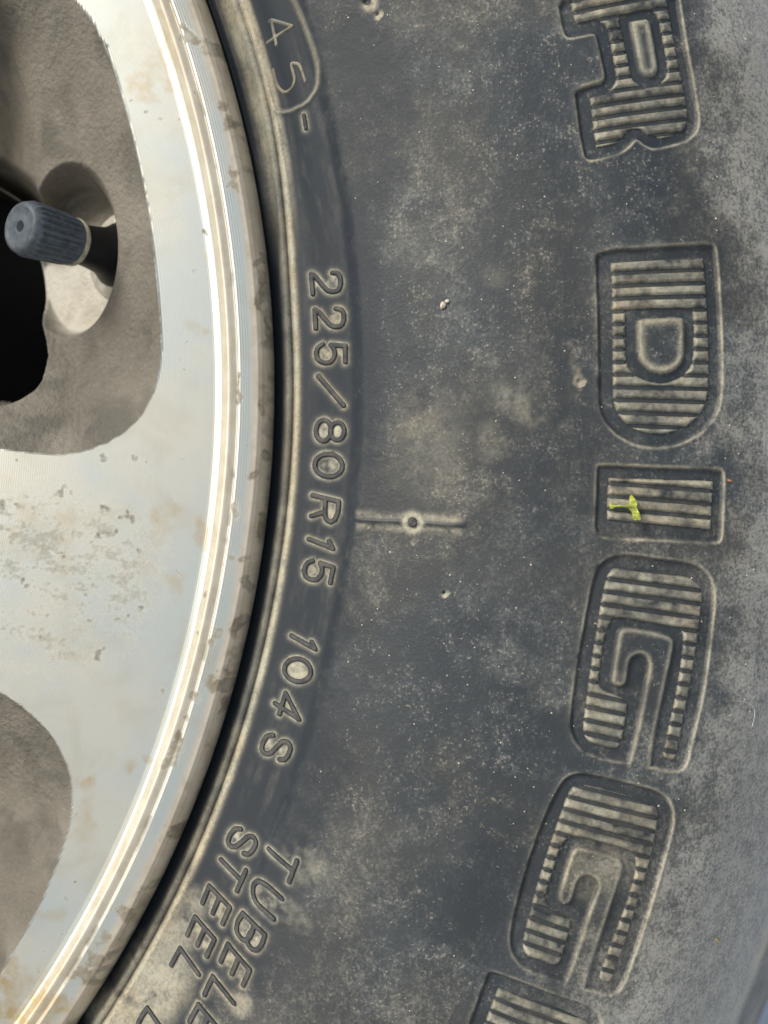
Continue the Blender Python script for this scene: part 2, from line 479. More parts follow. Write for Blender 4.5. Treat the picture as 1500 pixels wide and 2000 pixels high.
# ------------------------------------------------------------------ materials
class NT:
    def __init__(self, name):
        self.m = bpy.data.materials.new(name); self.m.use_nodes = True
        self.t = self.m.node_tree; self.n = self.t.nodes; self.l = self.t.links
        self.b = self.n['Principled BSDF']
        self.tc = self.n.new('ShaderNodeTexCoord')
    def noise(self, scale, detail=3, rough=.55, vec=None, dist=0):
        x = self.n.new('ShaderNodeTexNoise'); x.inputs['Scale'].default_value = scale
        x.inputs['Detail'].default_value = detail; x.inputs['Roughness'].default_value = rough
        x.inputs['Distortion'].default_value = dist
        self.l.new(vec or self.tc.outputs['Object'], x.inputs['Vector']); return x.outputs['Fac']
    def attr(self, name):
        x = self.n.new('ShaderNodeAttribute'); x.attribute_name = name; return x.outputs['Fac']
    def math(self, op, a, b=None, clamp=False):
        x = self.n.new('ShaderNodeMath'); x.operation = op; x.use_clamp = clamp
        for i, v in enumerate((a, b)):
            if v is None: continue
            if isinstance(v, (int, float)): x.inputs[i].default_value = v
            else: self.l.new(v, x.inputs[i])
        return x.outputs[0]
    def ramp(self, f, a, b, lo=0.0, hi=1.0):
        x = self.n.new('ShaderNodeMapRange'); x.interpolation_type = 'SMOOTHSTEP'
        x.inputs['From Min'].default_value = a; x.inputs['From Max'].default_value = b
        x.inputs['To Min'].default_value = lo; x.inputs['To Max'].default_value = hi
        self.l.new(f, x.inputs['Value']); return x.outputs['Result']
    def mix(self, f, a, b):
        x = self.n.new('ShaderNodeMix'); x.data_type = 'RGBA'
        for i, v in ((0, f), (6, a), (7, b)):
            if isinstance(v, (int, float)): x.inputs[i].default_value = v
            elif isinstance(v, tuple): x.inputs[i].default_value = (*v, 1)
            else: self.l.new(v, x.inputs[i])
        return x.outputs[2]
    def set(self, k, v):
        if isinstance(v, (int, float)): self.b.inputs[k].default_value = v
        elif isinstance(v, tuple): self.b.inputs[k].default_value = (*v, 1)
        else: self.l.new(v, self.b.inputs[k])
    def bump(self, h, strength, dist, nrm=None):
        x = self.n.new('ShaderNodeBump'); x.inputs['Strength'].default_value = strength
        x.inputs['Distance'].default_value = dist
        self.l.new(h, x.inputs['Height'])
        if nrm is not None: self.l.new(nrm, x.inputs['Normal'])
        return x.outputs[0]

def rubber_mat(name, base=(.013, .020, .030)):
    M = NT(name)
    dust = M.attr('dust'); clean = M.attr('clean'); film_light = M.attr('film_light')
    fine = M.noise(1700, 3, .65); med = M.noise(330, 5, .68); big = M.noise(70, 4, .62, dist=.5); hue = M.noise(42, 3)
    dirty = M.math('SUBTRACT', 1.0, clean)
    sp = M.math('ADD', M.math('MULTIPLY', fine, .60), M.math('ADD', M.math('MULTIPLY', med, .60), M.math('MULTIPLY', big, .42)))
    sp = M.math('ADD', sp, M.math('MULTIPLY', film_light, .22))
    grain = M.ramp(sp, .76, 1.14)
    tone = M.mix(hue, (.018, .020, .027), (.012, .022, .026))
    c0 = M.mix(.5, base, tone)
    # grey fine dust; the paler outer tone also paints in the sky's sheen
    film_light_col = M.mix(film_light, M.mix(M.ramp(hue, .40, .62), (.098, .112, .112), (.142, .134, .110)), M.mix(M.ramp(M.math('ADD', M.math('MULTIPLY', fine, .6), M.math('MULTIPLY', med, .4)), .38, .62), (.150, .160, .150), (.38, .365, .325)))
    ff = M.math('MULTIPLY', M.math('ADD', M.math('MULTIPLY', grain, .72), M.math('ADD', .17, M.math('MULTIPLY', film_light, .55))), dirty, True)
    c1 = M.mix(ff, c0, film_light_col)
    # pale grains of dried mud, denser in patches
    g1 = M.math('ADD', M.math('MULTIPLY', M.noise(1900, 1, .5), .75), M.math('ADD', M.math('MULTIPLY', med, .35), M.math('MULTIPLY', big, .35)))
    grit = M.ramp(g1, .83, .93)
    c2 = M.mix(M.math('MULTIPLY', M.math('MULTIPLY', grit, .34), dirty), c1, (.38, .345, .29))
    dk = M.ramp(M.noise(1200, 2, .5), .36, .26)
    c2 = M.mix(M.math('MULTIPLY', M.math('MULTIPLY', dk, .7), dirty), c2, (.030, .034, .036))
    dn = M.math('MULTIPLY', dust, M.ramp(M.math('ADD', M.math('MULTIPLY', fine, .5), M.math('MULTIPLY', med, .5)), .30, .62, .5, 1.15), True)
    c3 = M.mix(dn, c2, M.mix(M.ramp(big, .42, .6), (.42, .40, .31), (.44, .39, .28)))
    M.set('Base Color', c3)
    M.set('Roughness', M.math('ADD', .46, M.math('MULTIPLY', M.math('MAXIMUM', ff, dn), .36)))
    M.set('Specular IOR Level', .34)
    M.set('Sheen Weight', M.math('MULTIPLY', M.math('ADD', .05, M.math('MULTIPLY', film_light, .4)), dirty))
    M.set('Sheen Roughness', .45)
    hgt = M.math('ADD', M.math('MULTIPLY', fine, .7), M.math('MULTIPLY', med, .9))
    hgt = M.math('MULTIPLY', hgt, M.math('SUBTRACT', 1.05, M.math('MULTIPLY', clean, .82)))
    M.set('Normal', M.bump(hgt, .5, .00022))
    return M.m

MAT_RUBBER = rubber_mat('sidewall_rubber')
MAT_DIGIT = rubber_mat('raised_character_rubber', base=(.046, .046, .050))

def rim_mat():
    M = NT('machined_alloy')
    cast = M.attr('cast'); dirt = M.attr('dirt'); spot = M.attr('spot'); flange = M.attr('flange'); stain = M.attr('stain')
    sep = M.n.new('ShaderNodeSeparateXYZ'); M.l.new(M.tc.outputs['Object'], sep.inputs[0])
    rr = M.math('SQRT', M.math('ADD', M.math('POWER', sep.outputs['X'], 2.0), M.math('POWER', sep.outputs['Z'], 2.0)))
    fine = M.noise(1600, 3, .6); med = M.noise(260, 5, .65); big = M.noise(38, 4, .6); mid = M.noise(90, 4, .6, dist=.6)
    # cut lacquered metal: cool and warm patches of oxide under the lacquer
    tint = M.mix(M.ramp(big, .36, .64), (.575, .615, .580), (.655, .645, .565))
    ox = M.mix(M.math('MULTIPLY', M.ramp(mid, .48, .70), .5), tint, (.55, .53, .43))
    fl = M.mix(flange, ox, M.mix(M.ramp(med, .35, .65), (.68, .61, .49), (.58, .50, .38)))
    sd = M.ramp(M.math('ADD', fine, M.math('MULTIPLY', med, .7)), 1.02, 1.14)
    fl = M.mix(M.math('MULTIPLY', sd, .35), fl, (.30, .29, .25))
    st = M.mix(M.math('MULTIPLY', stain, M.ramp(med, .35, .65, .35, 1.0), True), fl, (.52, .40, .22))
    c1 = M.mix(M.math('MULTIPLY', dirt, M.ramp(med, .3, .6, .55, 1.0), True), st, M.mix(med, (.125, .105, .070), (.25, .21, .145)))
    c2 = M.mix(M.math('MULTIPLY', spot, M.ramp(fine, .3, .6, .6, 1.0), True), c1, (.15, .135, .10))
    # cast pocket paint
    cc = M.mix(M.ramp(big, .35, .65), (.135, .122, .097), (.200, .183, .148))
    cc = M.mix(M.math('MULTIPLY', M.ramp(fine, .50, .72), .16), cc, (.34, .32, .27))
    cc = M.mix(M.math('MULTIPLY', M.ramp(mid, .46, .68), .75), cc, (.085, .080, .066))
    well = M.attr('well'); rust = M.attr('rust')
    cc = M.mix(well, cc, M.mix(M.ramp(mid, .35, .7), (.50, .48, .42), (.38, .35, .29)))
    cc = M.mix(rust, cc, (.17, .095, .045))
    M.set('Base Color', M.mix(cast, c2, cc))
    dull = M.math('MAXIMUM', cast, M.math('MAXIMUM', dirt, spot))
    M.set('Metallic', M.math('MULTIPLY', .78, M.math('SUBTRACT', 1.0, M.math('MAXIMUM', dull, M.math('MULTIPLY', flange, .6)))))
    M.set('Roughness', M.math('ADD', M.math('MULTIPLY', mid, .12), M.math('ADD', .37, M.math('MULTIPLY', M.math('MAXIMUM', dull, M.math('MULTIPLY', flange, .5)), .36))))
    tg = M.n.new('ShaderNodeTangent'); tg.direction_type = 'RADIAL'; tg.axis = 'Y'
    M.l.new(tg.outputs[0], M.b.inputs['Tangent'])
    M.set('Anisotropic', M.math('MULTIPLY', .8, M.math('SUBTRACT', 1.0, dull)))
    ring1 = M.math('SINE', M.math('MULTIPLY', rr, 6.2832 / .00042))
    ring2 = M.math('SINE', M.math('MULTIPLY', rr, 6.2832 / .00046))
    lathe = M.math('ADD', M.math('MULTIPLY', ring1, .32), M.math('MULTIPLY', M.math('MULTIPLY', ring2, M.attr('cut')), .5))
    lathe = M.math('MULTIPLY', lathe, M.math('SUBTRACT', 1.0, M.math('MAXIMUM', cast, M.math('MAXIMUM', dirt, flange))))
    n1 = M.bump(lathe, .35, .00003)
    hg = M.math('ADD', M.math('MULTIPLY', M.math('MULTIPLY', M.noise(1000, 3, .55), cast), 4.2), M.math('MULTIPLY', med, M.math('ADD', .10, M.math('MAXIMUM', cast, M.math('MULTIPLY', dirt, .5)))))
    M.set('Normal', M.bump(hg, .5, .00026, n1))
    return M.m
MAT_RIM = rim_mat()

def simple(name, col, rough=.6, metal=0.0, var=.25, scale=400, bump=0.0):
    M = NT(name)
    f = M.noise(scale, 4, .6)
    d = tuple(x * (1 - var) for x in col); e = tuple(min(1, x * (1 + var)) for x in col)
    M.set('Base Color', M.mix(M.ramp(f, .3, .7), d, e))
    M.set('Roughness', rough); M.set('Metallic', metal)
    if bump: M.set('Normal', M.bump(f, .5, bump))
    return M.m

MAT_BARREL = simple('barrel_metal', (.022, .021, .020), .7, .0)
MAT_BRAKE = simple('brake_iron_shaded', (.008, .008, .009), .8, .0)  # near-black: shade inside the wheel openings put into the brake colour
MAT_GROUND = simple('pale_concrete', (.66, .68, .69), .9, 0, .10, 30, .002)

# ------------------------------------------------------------------ ground
GZ = -.352
gn = 24
gx = np.linspace(-1, 1, gn) ** 3 * 40; gy = np.linspace(-1, 1, gn) ** 3 * 40
A, B = np.meshgrid(gx, gy, indexing='ij')
co = np.stack([A, B, np.full_like(A, GZ)], -1).reshape(-1, 3)
ground = mesh_from('ground', co, quads_of(gn, gn), MAT_GROUND)
tag(ground, 'pale concrete ground under and behind the tyre', kind='structure')

# ------------------------------------------------------------------ wheel
wheel = empty('wheel', (0, 0, 0))
tag(wheel, 'dusty black off-road tyre mounted on a weathered silver alloy rim', 'wheel')

# ---- tyre body
T0, T1 = math.radians(-36.5), math.radians(22.5)
ra = np.concatenate([np.arange(.2070, .2190, .00018), np.arange(.2190, .300, .00020), np.arange(.300, .3465, .00030)])
ta = np.linspace(T0, T1, int((T1 - T0) * .272 / .00021))
Rg, Tg = np.meshgrid(ra, ta, indexing='ij')
X = Rg * np.cos(Tg); Z = Rg * np.sin(Tg)
h, dust, clean = tyre_features(X.ravel(), Z.ravel()); film_light = FILM_LIGHT[0]
co1 = np.c_[X.ravel(), -h, Z.ravel()]
q1 = quads_of(*Rg.shape)
# rest of the ring, coarser, and the tread and back as an extra strip
rb = np.concatenate([np.arange(.2070, .2180, .0004), np.arange(.2180, .3460, .0012), [.3464]])
tb = np.linspace(T1, T0 + 2 * math.pi, 420)
Rg2, Tg2 = np.meshgrid(rb, tb, indexing='ij')
X2 = Rg2 * np.cos(Tg2); Z2 = Rg2 * np.sin(Tg2)
r2 = Rg2.ravel()
h2 = base_h(X2.ravel(), Z2.ravel())
_, dust2, clean2 = tyre_features(X2.ravel(), Z2.ravel()); film_light2 = FILM_LIGHT[0]
co2 = np.c_[X2.ravel(), -h2, Z2.ravel()]
q2 = quads_of(*Rg2.shape, off=len(co1))
ext = np.array([(.3464, -.0669), (.3485, -.082), (.3500, -.110), (.3485, -.140), (.3455, -.154), (.325, -.190), (.295, -.214), (.27, -.222), (.23, -.215), (.21, -.205), (.20, -.19)])
te = np.linspace(0, 2 * math.pi, 361)
Re, Te = np.meshgrid(ext[:, 0], te, indexing='ij'); He = np.repeat(ext[:, 1][:, None], len(te), 1)
co3 = np.c_[(Re * np.cos(Te)).ravel(), -He.ravel(), (Re * np.sin(Te)).ravel()]
q3 = quads_of(*Re.shape, off=len(co1) + len(co2))
# inner bead wall closing against the rim
bd = np.array([(.1995, -.020), (.2030, -.0095), (.2070, -.00675)])
Rb_, Tb_ = np.meshgrid(bd[:, 0], te, indexing='ij'); Hb_ = np.repeat(bd[:, 1][:, None], len(te), 1)
co4 = np.c_[(Rb_ * np.cos(Tb_)).ravel(), -Hb_.ravel(), (Rb_ * np.sin(Tb_)).ravel()]
q4 = quads_of(*Rb_.shape, off=len(co1) + len(co2) + len(co3))
co = np.concatenate([co1, co2, co3, co4])
nr = len(co) - len(co1) - len(co2)
tyre = mesh_from('tyre', co, np.concatenate([q1, q2, q3, q4]), MAT_RUBBER,
                 dict(dust=np.concatenate([dust, dust2, np.full(nr, .12)]), clean=np.concatenate([clean, clean2, np.full(nr, .15)]), film_light=np.concatenate([film_light, film_light2, np.full(nr, .3)])), wheel)
tag(tyre, 'black rubber tyre with dusty lettered sidewall')

def chunk(name, W, margin, step, fn, mat, parent, floor):
    """heightfield piece on the sidewall: fn(X,Z)->(rise, keep-level, attrs); faces below 'floor' are dropped"""
    x0, z0 = W.min(0) - margin; x1, z1 = W.max(0) + margin
    gx = np.arange(x0, x1 + step, step); gz = np.arange(z0, z1 + step, step)
    Xg, Zg = np.meshgrid(gx, gz, indexing='ij')
    x, z = Xg.ravel(), Zg.ravel()
    rise, attrs = fn(x, z)
    y = -(base_h(x, z) + rise)
    co = np.c_[x, y, z]
    up = (rise > floor).reshape(Xg.shape)
    keep = up[:-1, :-1] | up[1:, :-1] | up[1:, 1:] | up[:-1, 1:]
    if not keep.any(): return None
    q = quads_of(*Xg.shape, keep=keep)
    co, q, attrs = compact(co, q, attrs)
    return mesh_from(name, co, q, mat, attrs, parent)

# ---- ribbed letter panels inside the engraved letters
for L in LETTERS:
    PW, HW = L['panel_w'], L['hole_w']
    def psdf(x, z):
        d = poly_sdf(x, z, PW)
        if HW is not None: d = np.maximum(d, -poly_sdf(x, z, HW))
        return d
    def panel_fn(x, z):
        d = psdf(x, z)
        top = -.00062
        rise = top - .0006 * smooth(-.00035, .00012, d)
        n = fbm(x, z, .003, 3, 5)
        return rise, dict(dust=.10 * n, clean=np.full_like(x, .7))
    o = chunk('letter_panel', PW, .0008, .00020, panel_fn, MAT_RUBBER, tyre, -MOAT - .0002)
    tag(o, 'grooved floor of the moulded letter ' + L['ch'])
    px, pz = tyre_xy(*L['ph'])
    ph = math.atan2(float(pz), float(px))
    lo = min(math.atan2(p[1], p[0]) for p in PW); hi = max(math.atan2(p[1], p[0]) for p in PW)
    k0 = int(math.floor((lo - ph) / L['pitch'])) - 1; k1 = int(math.ceil((hi - ph) / L['pitch'])) + 1
    for k in range(k0, k1):
        tc = ph + (k + .5) * L['pitch']
        hwid = L['pitch'] * (.365 + .025 * random.random())
        wob = random.uniform(-.1, .12)
        def rib_fn(x, z):
            d = psdf(x, z)
            r = np.hypot(x, z); th = np.arctan2(z, x)
            ds = (np.abs(th - tc) - hwid) * r
            dd = np.maximum(d, ds)
            rise = -.00006 - .0009 * smooth(-.00052, .00022, dd)
            rise = np.where(d > .00025, rise - .0003, rise)
            n = fbm(x, z, .0035, 3, 9)
            n2 = fbm(x, z, .0011, 3, 19)
            top = 1 - smooth(-.00022, .00016, dd)
            edge = np.exp(-((d + .0002) / .0003) ** 2)
            dust = top * np.clip(.42 + wob + .9 * (n - .5) + .7 * (n2 - .5) + .22 * edge, 0.05, .9)
            return rise, dict(dust=dust, clean=np.full_like(x, .55))
        # bounding box of this strip only
        rr = np.hypot(PW[:, 0], PW[:, 1]); a, b = rr.min() - .001, rr.max() + .001
        pts = np.array([(q * math.cos(t), q * math.sin(t)) for q in (a, b) for t in (tc - hwid, tc + hwid)])
        bb0, bb1 = PW.min(0), PW.max(0)
        pts = np.clip(pts, bb0 - .0008, bb1 + .0008)
        if (np.ptp(pts, axis=0) < 1e-5).any(): continue
        chunk('letter_rib', pts, .0008, .00018, rib_fn, MAT_RUBBER, tyre, -.00072)

# ---- raised size digits and letters
for ch, st, w in SMALL_W:
    allp = np.concatenate(st)
    H = .00042
    def dig_fn(x, z):
        d = np.minimum.reduce([line_dist(x, z, s) for s in st]) - w
        rise = H - (H + .00025) * smooth(-.00016, .00010, d)
        n = fbm(x, z, .0012, 3, 41)
        return rise, dict(dust=.16 * np.clip(n * 1.6 - .5, 0, 1) * (d < -.0001), clean=np.full_like(x, .9))
    nm = 'raised_digit' if ch.isdigit() else ('raised_mark' if ch in ('slash', 'dash') else 'raised_letter')
    o = chunk(nm, allp, w + .0004, .00010, dig_fn, MAT_DIGIT, tyre, -.00012)
    tag(o, 'raised moulded ' + ('digit ' if ch.isdigit() else '' if ch in ('slash', 'dash') else 'letter ') + ch)
for ch, st, w in LIGHT_W:
    allp = np.concatenate(st)
    def dig_fn(x, z):
        d = np.minimum.reduce([line_dist(x, z, s) for s in st]) - w
        rise = -.0001 - .0006 * smooth(-.0004, .00012, d)
        n = fbm(x, z, .0016, 3, 41)
        return rise, dict(dust=np.clip(.45 + .7 * (n - .5), 0, 1), clean=np.full_like(x, .8))
    o = chunk('date_digit', allp, w + .0005, .00012, dig_fn, MAT_RUBBER, tyre, -.00055)
    tag(o, 'dusty digit %s of the date plate' % ch)

# ---- vent nub on the mould line (short cut rubber pip)
def lathe_mesh(name, prof, n, mat, parent, origin, axis, ribs=None, attrs=None, cap=True):
    """prof: (radius, along) pairs; ribs(radius, along, angle)->radius"""
    ax = Vector(axis).normalized()
    q = ax.to_track_quat('Z', 'Y')
    vs = []; fs = []; tr = []
    for i, (r, a) in enumerate(prof):
        for j in range(n):
            t = 2 * math.pi * j / n
            rr = ribs(r, a, t) if ribs else r
            p = q @ Vector((rr * math.cos(t), rr * math.sin(t), a))
            vs.append((origin[0] + p.x, origin[1] + p.y, origin[2] + p.z))
    for i in range(len(prof) - 1):
        for j in range(n):
            k = (j + 1) % n
            fs.append((i * n + j, i * n + k, (i + 1) * n + k, (i + 1) * n + j))
    return mesh_from(name, np.array(vs), np.array(fs), mat, attrs, parent)

p = tpts([(806.3, 1020.2)])[0]
hh = float(base_h(np.array([p[0]]), np.array([p[1]]))[0])
r0 = 8.6 * S
lathe_mesh('vent_nub', [(r0 * 1.25, -.0003), (r0, .0004), (r0 * .92, .00062), (r0 * .6, .0007), (r0 * .25, .00062), (.00001, .0006)], 24, MAT_DIGIT, tyre, (p[0], -hh, p[1]), (0, -1, 0))

# ------------------------------------------------------------------ rim
WIN_A = [(-110,-98),(-20,-92),(50,-72),(105,-40),(148,0),(180,40),(204,88),(224,140),(244,208),(260,272),(280,360),(294,440),(305,536),(314,634),(315,690),(305,754),(274,816),(224,858),(168,880),(112,889),(56,884),(0,876),(-150,845),(-420,765),(-520,705),(-580,620),(-600,450),(-590,250),(-560,100),(-480,10),(-300,-60)]
WIN_B = [(-540,1195),(-420,1215),(-150,1290),(0,1350),(50,1385),(100,1432),(128,1485),(140,1530),(140,1590),(125,1650),(80,1765),(0,1905),(-70,2010),(-130,2060),(-210,2085),(-300,2070),(-480,1960),(-640,1820),(-710,1700),(-710,1500),(-660,1300),(-600,1220)]
HOLE_A = [(-4,352),(14,368),(26,388),(44,440),(56,501),(63,536),(71,606),(76,662),(80,704),(67,743),(36,768),(0,777),(-150,755),(-350,705),(-460,640),(-490,520),(-480,380),(-420,290),(-300,240),(-180,250),(-120,275),(-45,318)]
HOLE_B = [(-480,1330),(-330,1380),(-180,1460),(-90,1550),(-70,1620),(-110,1740),(-190,1870),(-290,1920),(-420,1860),(-560,1720),(-600,1560),(-560,1400)]
def rpts(P): return np.array([unproj(u, v, 0) for u, v in P])
WA, WB = (rpts(chaikin(P, 1)) for P in (WIN_A, WIN_B))
HA, HB = (np.array([unproj(u, v, -.0135 - .0095 * float(smooth(400, 430, v) * (1 - smooth(590, 700, v)) * smooth(0, 40, u))) for u, v in chaikin(P, 1)]) for P in (HOLE_A, HOLE_B))
def rot(P, a):
    c_, s_ = math.cos(a), math.sin(a)
    return np.c_[P[:, 0] * c_ - P[:, 1] * s_, P[:, 0] * s_ + P[:, 1] * c_]
WINS = [(WA, HA), (WB, HB)] + [(rot(WA, math.radians(40 * k)), rot(HA, math.radians(40 * k))) for k in range(1, 8)]
FL = np.array([(-400,0),(-112,0),(-102,.15),(-97,.35),(-86,1.6),(-82,1.75),(-78,1.70),(-68,1.35),(-66,1.32),(-64,1.75),(-61,1.85),(-36,1.65),(-26,1.45),(-18,.85),(-11,-.1),(-6,-1.1),(-3,-2.4),(0,-4.6)])
def rim_edge(r):
    return np.interp((r - .2085) / S, FL[:, 0], FL[:, 1]) * MM
WELL = (104, 464, 110, 168)
SPOTS = [(205,897,9,6),(262,893,6,6),(288,902,3,4),(33,900,3,3),(200,992,9,8),(243,1002,6,8),(255,1012,7,6),(236,1010,4,5),(212,1040,16,5),(195,1047,9,5),(222,1036,9,5),(180,1056,7,3),(273,1077,7,5),(347,1117,3,5),
  (115,1080,9,4),(52,1146,7,4),(45,1135,5,5),(168,1164,4,4),(175,1212,6,3),(228,1210,7,3),(252,1200,5,4),(271,1190,5,6),(197,1277,8,9),(92,1203,4,3),(125,1090,5,5),(80,1245,3,6),(402,1160,4,5),(387,1234,4,4),(320,1350,5,5),
  (206,90,8,5),(216,118,5,5),(258,195,3,3),(284,218,4,3),(234,287,3,3),(380,188,3,3),(313,232,3,3),(350,233,2,2),(404,455,4,6),(379,527,4,3),(364,668,3,2),(355,702,2,2),(360,722,2,2),
  (150,1590,4,3),(152,1525,5,3),(243,1573,2,2),(127,1753,5,5),(145,1722,3,3),(172,1697,2,2),(75,1895,7,4),(48,1834,2,2),(85,1860,3,3),(120,1825,4,2),(30,985,4,3),(120,965,14,10),(2,985,6,8)]
STAINS = [(290,150,35,30,.5),(320,90,9,50,.55),(330,40,14,50,.5),(160,1535,30,12,.6),(290,1480,12,8,.5),(248,1500,14,12,.4),(175,1600,22,60,.3),(95,1790,25,25,.45),(60,1960,70,60,.7),(20,1990,60,40,.8),(330,1000,30,30,.35),(395,1040,10,30,.5),(350,1140,20,20,.3),(60,1050,80,60,.25),(270,600,20,30,.3),(380,640,16,10,.4),(408,500,8,9,.5)]
DIRTS = [(369,78,12,16),(404,94,16,14),(420,97,12,12),(433,208,8,12),(447,239,14,12),(450,340,12,16),(456,370,10,14),(469,765,5,24),(457,1005,7,22),(493,927,9,8),(514,580,10,30),(511,516,8,14),(519,640,6,18),(467,1082,14,8),(485,1145,9,26),(461,1232,16,18),(425,1235,8,20),(412,1262,6,12),(437,1322,18,18),(383,1357,8,30),(352,1450,9,28),(440,1385,8,14),
  (293,1733,17,15),(262,1790,26,16),(205,1829,12,14),(193,1880,22,28),(223,1854,22,20),(170,1905,20,16),(350,1630,10,14),(330,1480,6,14),(516,780,7,18),(520,880,5,14),(505,1030,8,18)]
def ell(X, Z, u, v, ru, rv, ro=0, wa=None, k=0.0):
    x0, z0 = unproj(u, v, 0)
    a = math.radians(ro)
    dx = (X - x0) / S; dz = -(Z - z0) / S
    lx = dx * math.cos(a) + dz * math.sin(a); lz = -dx * math.sin(a) + dz * math.cos(a)
    lx = lx / ru; lz = lz / rv
    if wa is not None:
        lx = lx + k * (wa[0] - .5); lz = lz + k * (wa[1] - .5)
    return lx ** 2 + lz ** 2

def rim_surface(X, Z):
    r = np.hypot(X, Z)
    U = (X - CAMX) / S + 750; V = -(Z - CAMZ) / S + 1000
    h = rim_edge(r)
    cast = np.zeros_like(X); hole = np.full(X.shape, 1.0); well = np.zeros_like(X); rust = np.zeros_like(X)
    n1 = fbm(X, Z, .004, 4, 51); n2 = fbm(X, Z, .0011, 3, 61); n3 = fbm(X, Z, .016, 4, 71); n4 = fbm(X, Z, .0006, 2, 81)
    w1 = (fbm(X, Z, .0014, 3, 101), fbm(X, Z, .0014, 3, 113)); w2 = (fbm(X, Z, .0034, 4, 127), fbm(X, Z, .0034, 4, 131))
    for i, (W, H_) in enumerate(WINS):
        m = sub(X, Z, W, .004)
        if not m.any(): continue
        x, z = X[m], Z[m]
        d = -poly_sdf(x, z, W)                      # positive inside
        dd = np.maximum(d, 0)
        drop = .80 * dd - 6.5 * dd * dd
        drop = np.where(dd > .040, .80 * .04 - 6.5 * .0016, drop)
        drop = drop + .0002 * smooth(0, .0005, d)
        dh = poly_sdf(x, z, H_)
        soft = .0045 if i != 0 else .0016 + .0035 * smooth(420, 330, V[m]) + .0012 * smooth(680, 760, V[m])
        drop = drop + .030 * (1 - smooth(-.0012, 1, (dh - 0) / soft)) + .012 * (1 - smooth(0, .001, dh + .0006))
        hh = h[m] - drop
        if i == 0:
            hh = hh - .016 * smooth(70, -130, U[m]) * smooth(420, 300, V[m]) * smooth(.001, .012, d)
            e = ell(x, z, *WELL)
            u = U[m]; v = V[m]
            fl = (-12.5 + (u - 232) * .075 - np.maximum(440 - v, 0) * .03) * MM
            w = (1 - smooth(.74, 1.12, e)) * (dh > -.0002)
            low = np.minimum(hh, fl)
            hh = hh * (1 - w) + low * w
            ww = w * (low < h[m] - drop - .0003)
            well[m] = ww * smooth(380, 470, v)
            rust[m] = ww * (ell(x, z, 205, 408, 26, 34) + 1.2 * (n1[m] - .5) < 1.0)
            hh = np.where(dh < 0, -.04 + 0 * hh, hh)
        h[m] = hh
        cast[m] = np.maximum(cast[m], smooth(-.00022, .00006, d + .00022 * (n2[m] - .5)))
        hole[m] = np.minimum(hole[m], dh)
    spot = np.zeros_like(X); dirt = np.zeros_like(X); stain = np.zeros_like(X)
    for u, v, a, b in SPOTS:
        e = ell(X, Z, u, v, a, b, (u * 7) % 60 - 30, w1, 3.2)
        m = e < 4
        spot[m] = np.maximum(spot[m], np.clip(.35 + 1.0 * n2[m], 0, .95) * (1 - smooth(.25, 1.5, e[m] * .75 + 1.2 * (n2[m] - .45) + 1.4 * (n4[m] - .5))))
    for u, v, a, b, s_ in STAINS:
        e = ell(X, Z, u, v, a, b, 0, w2, 3.0)
        m = e < 4
        stain[m] = np.maximum(stain[m], 1.45 * s_ * (1 - smooth(.0, 1.6, e[m] * .7 + 2.4 * (n1[m] - .42))) * (.4 + 1.1 * n2[m]))
    for u, v, a, b in DIRTS:
        e = ell(X, Z, u, v, a, b, -math.degrees(math.atan2(CY - v, u - CX)), w2, 4.0)
        m = e < 6
        dirt[m] = np.maximum(dirt[m], np.clip(.25 + 1.3 * n2[m], 0, .95) * (1 - smooth(.35, .85, e[m] * .42 + 1.4 * (n1[m] - .42) + 1.6 * (n2[m] - .48))))
    off = (r - .2085) / S
    flange = smooth(-42, -28, off + 8 * (n3 - .5)) + .80 * smooth(-100, -94, off) * (1 - smooth(-68, -64, off))
    cut = smooth(-62, -58, off) * (1 - smooth(-38, -28, off))
    # grime along the flange lip and in the groove
    dirt = np.maximum(dirt, .8 * smooth(.60, .74, n1 + .25 * (n3 - .5) + .06 * smooth(-16, 0, off)) * smooth(-34, -12, off) * (.3 + n2))
    dirt = np.maximum(dirt, .7 * smooth(.60, .72, n1 + .2 * (n3 - .5)) * np.exp(-((off + 66) / 5) ** 2))
    # the spoke between the two windows carries a fine grey bloom
    bloom = (1 - smooth(.3, 1.3, ell(X, Z, 90, 1130, 260, 190) + .8 * (n3 - .5)))
    spot = np.maximum(spot, .60 * bloom * smooth(.47, .66, .45 * fbm(X * .45, Z, .0013, 4, 161) + .30 * n4 + .30 * fbm(X * .5, Z, .0045, 3, 171)))
    h = h + .00018 * spot * (1 - cast) * 0 - .00006 * dirt
    return h, hole, dict(cast=np.clip(cast, 0, 1), spot=spot * (1 - cast), dirt=dirt * (1 - cast), stain=stain * (1 - cast), flange=np.clip(flange, 0, 1), cut=cut, well=well, rust=rust * 1.0)

def rim_patch(ra, ta, off):
    Rg, Tg = np.meshgrid(ra, ta, indexing='ij')
    X = (Rg * np.cos(Tg)).ravel(); Z = (Rg * np.sin(Tg)).ravel()
    h, hole, at = rim_surface(X, Z)
    co = np.c_[X, -h, Z]
    inn = (hole < -.0003).reshape(Rg.shape)
    gone = inn[:-1, :-1] & inn[1:, :-1] & inn[1:, 1:] & inn[:-1, 1:]
    return co, quads_of(*Rg.shape, off=off, keep=~gone), at
rf = np.concatenate([np.arange(.130, .150, .0004), np.arange(.150, .1985, .00026), np.arange(.1985, .20849, .00013), [.2085]])
T2 = math.radians(31)
tf = np.linspace(T0, T2, int((T2 - T0) * .195 / .00026))
c1_, qa, at1 = rim_patch(rf, tf, 0)
tb = np.linspace(T2, T0 + 2 * math.pi, 760)
rcoarse = np.concatenate([np.arange(.130, .1975, .0008), np.arange(.1975, .2085, .0005), [.2085]])
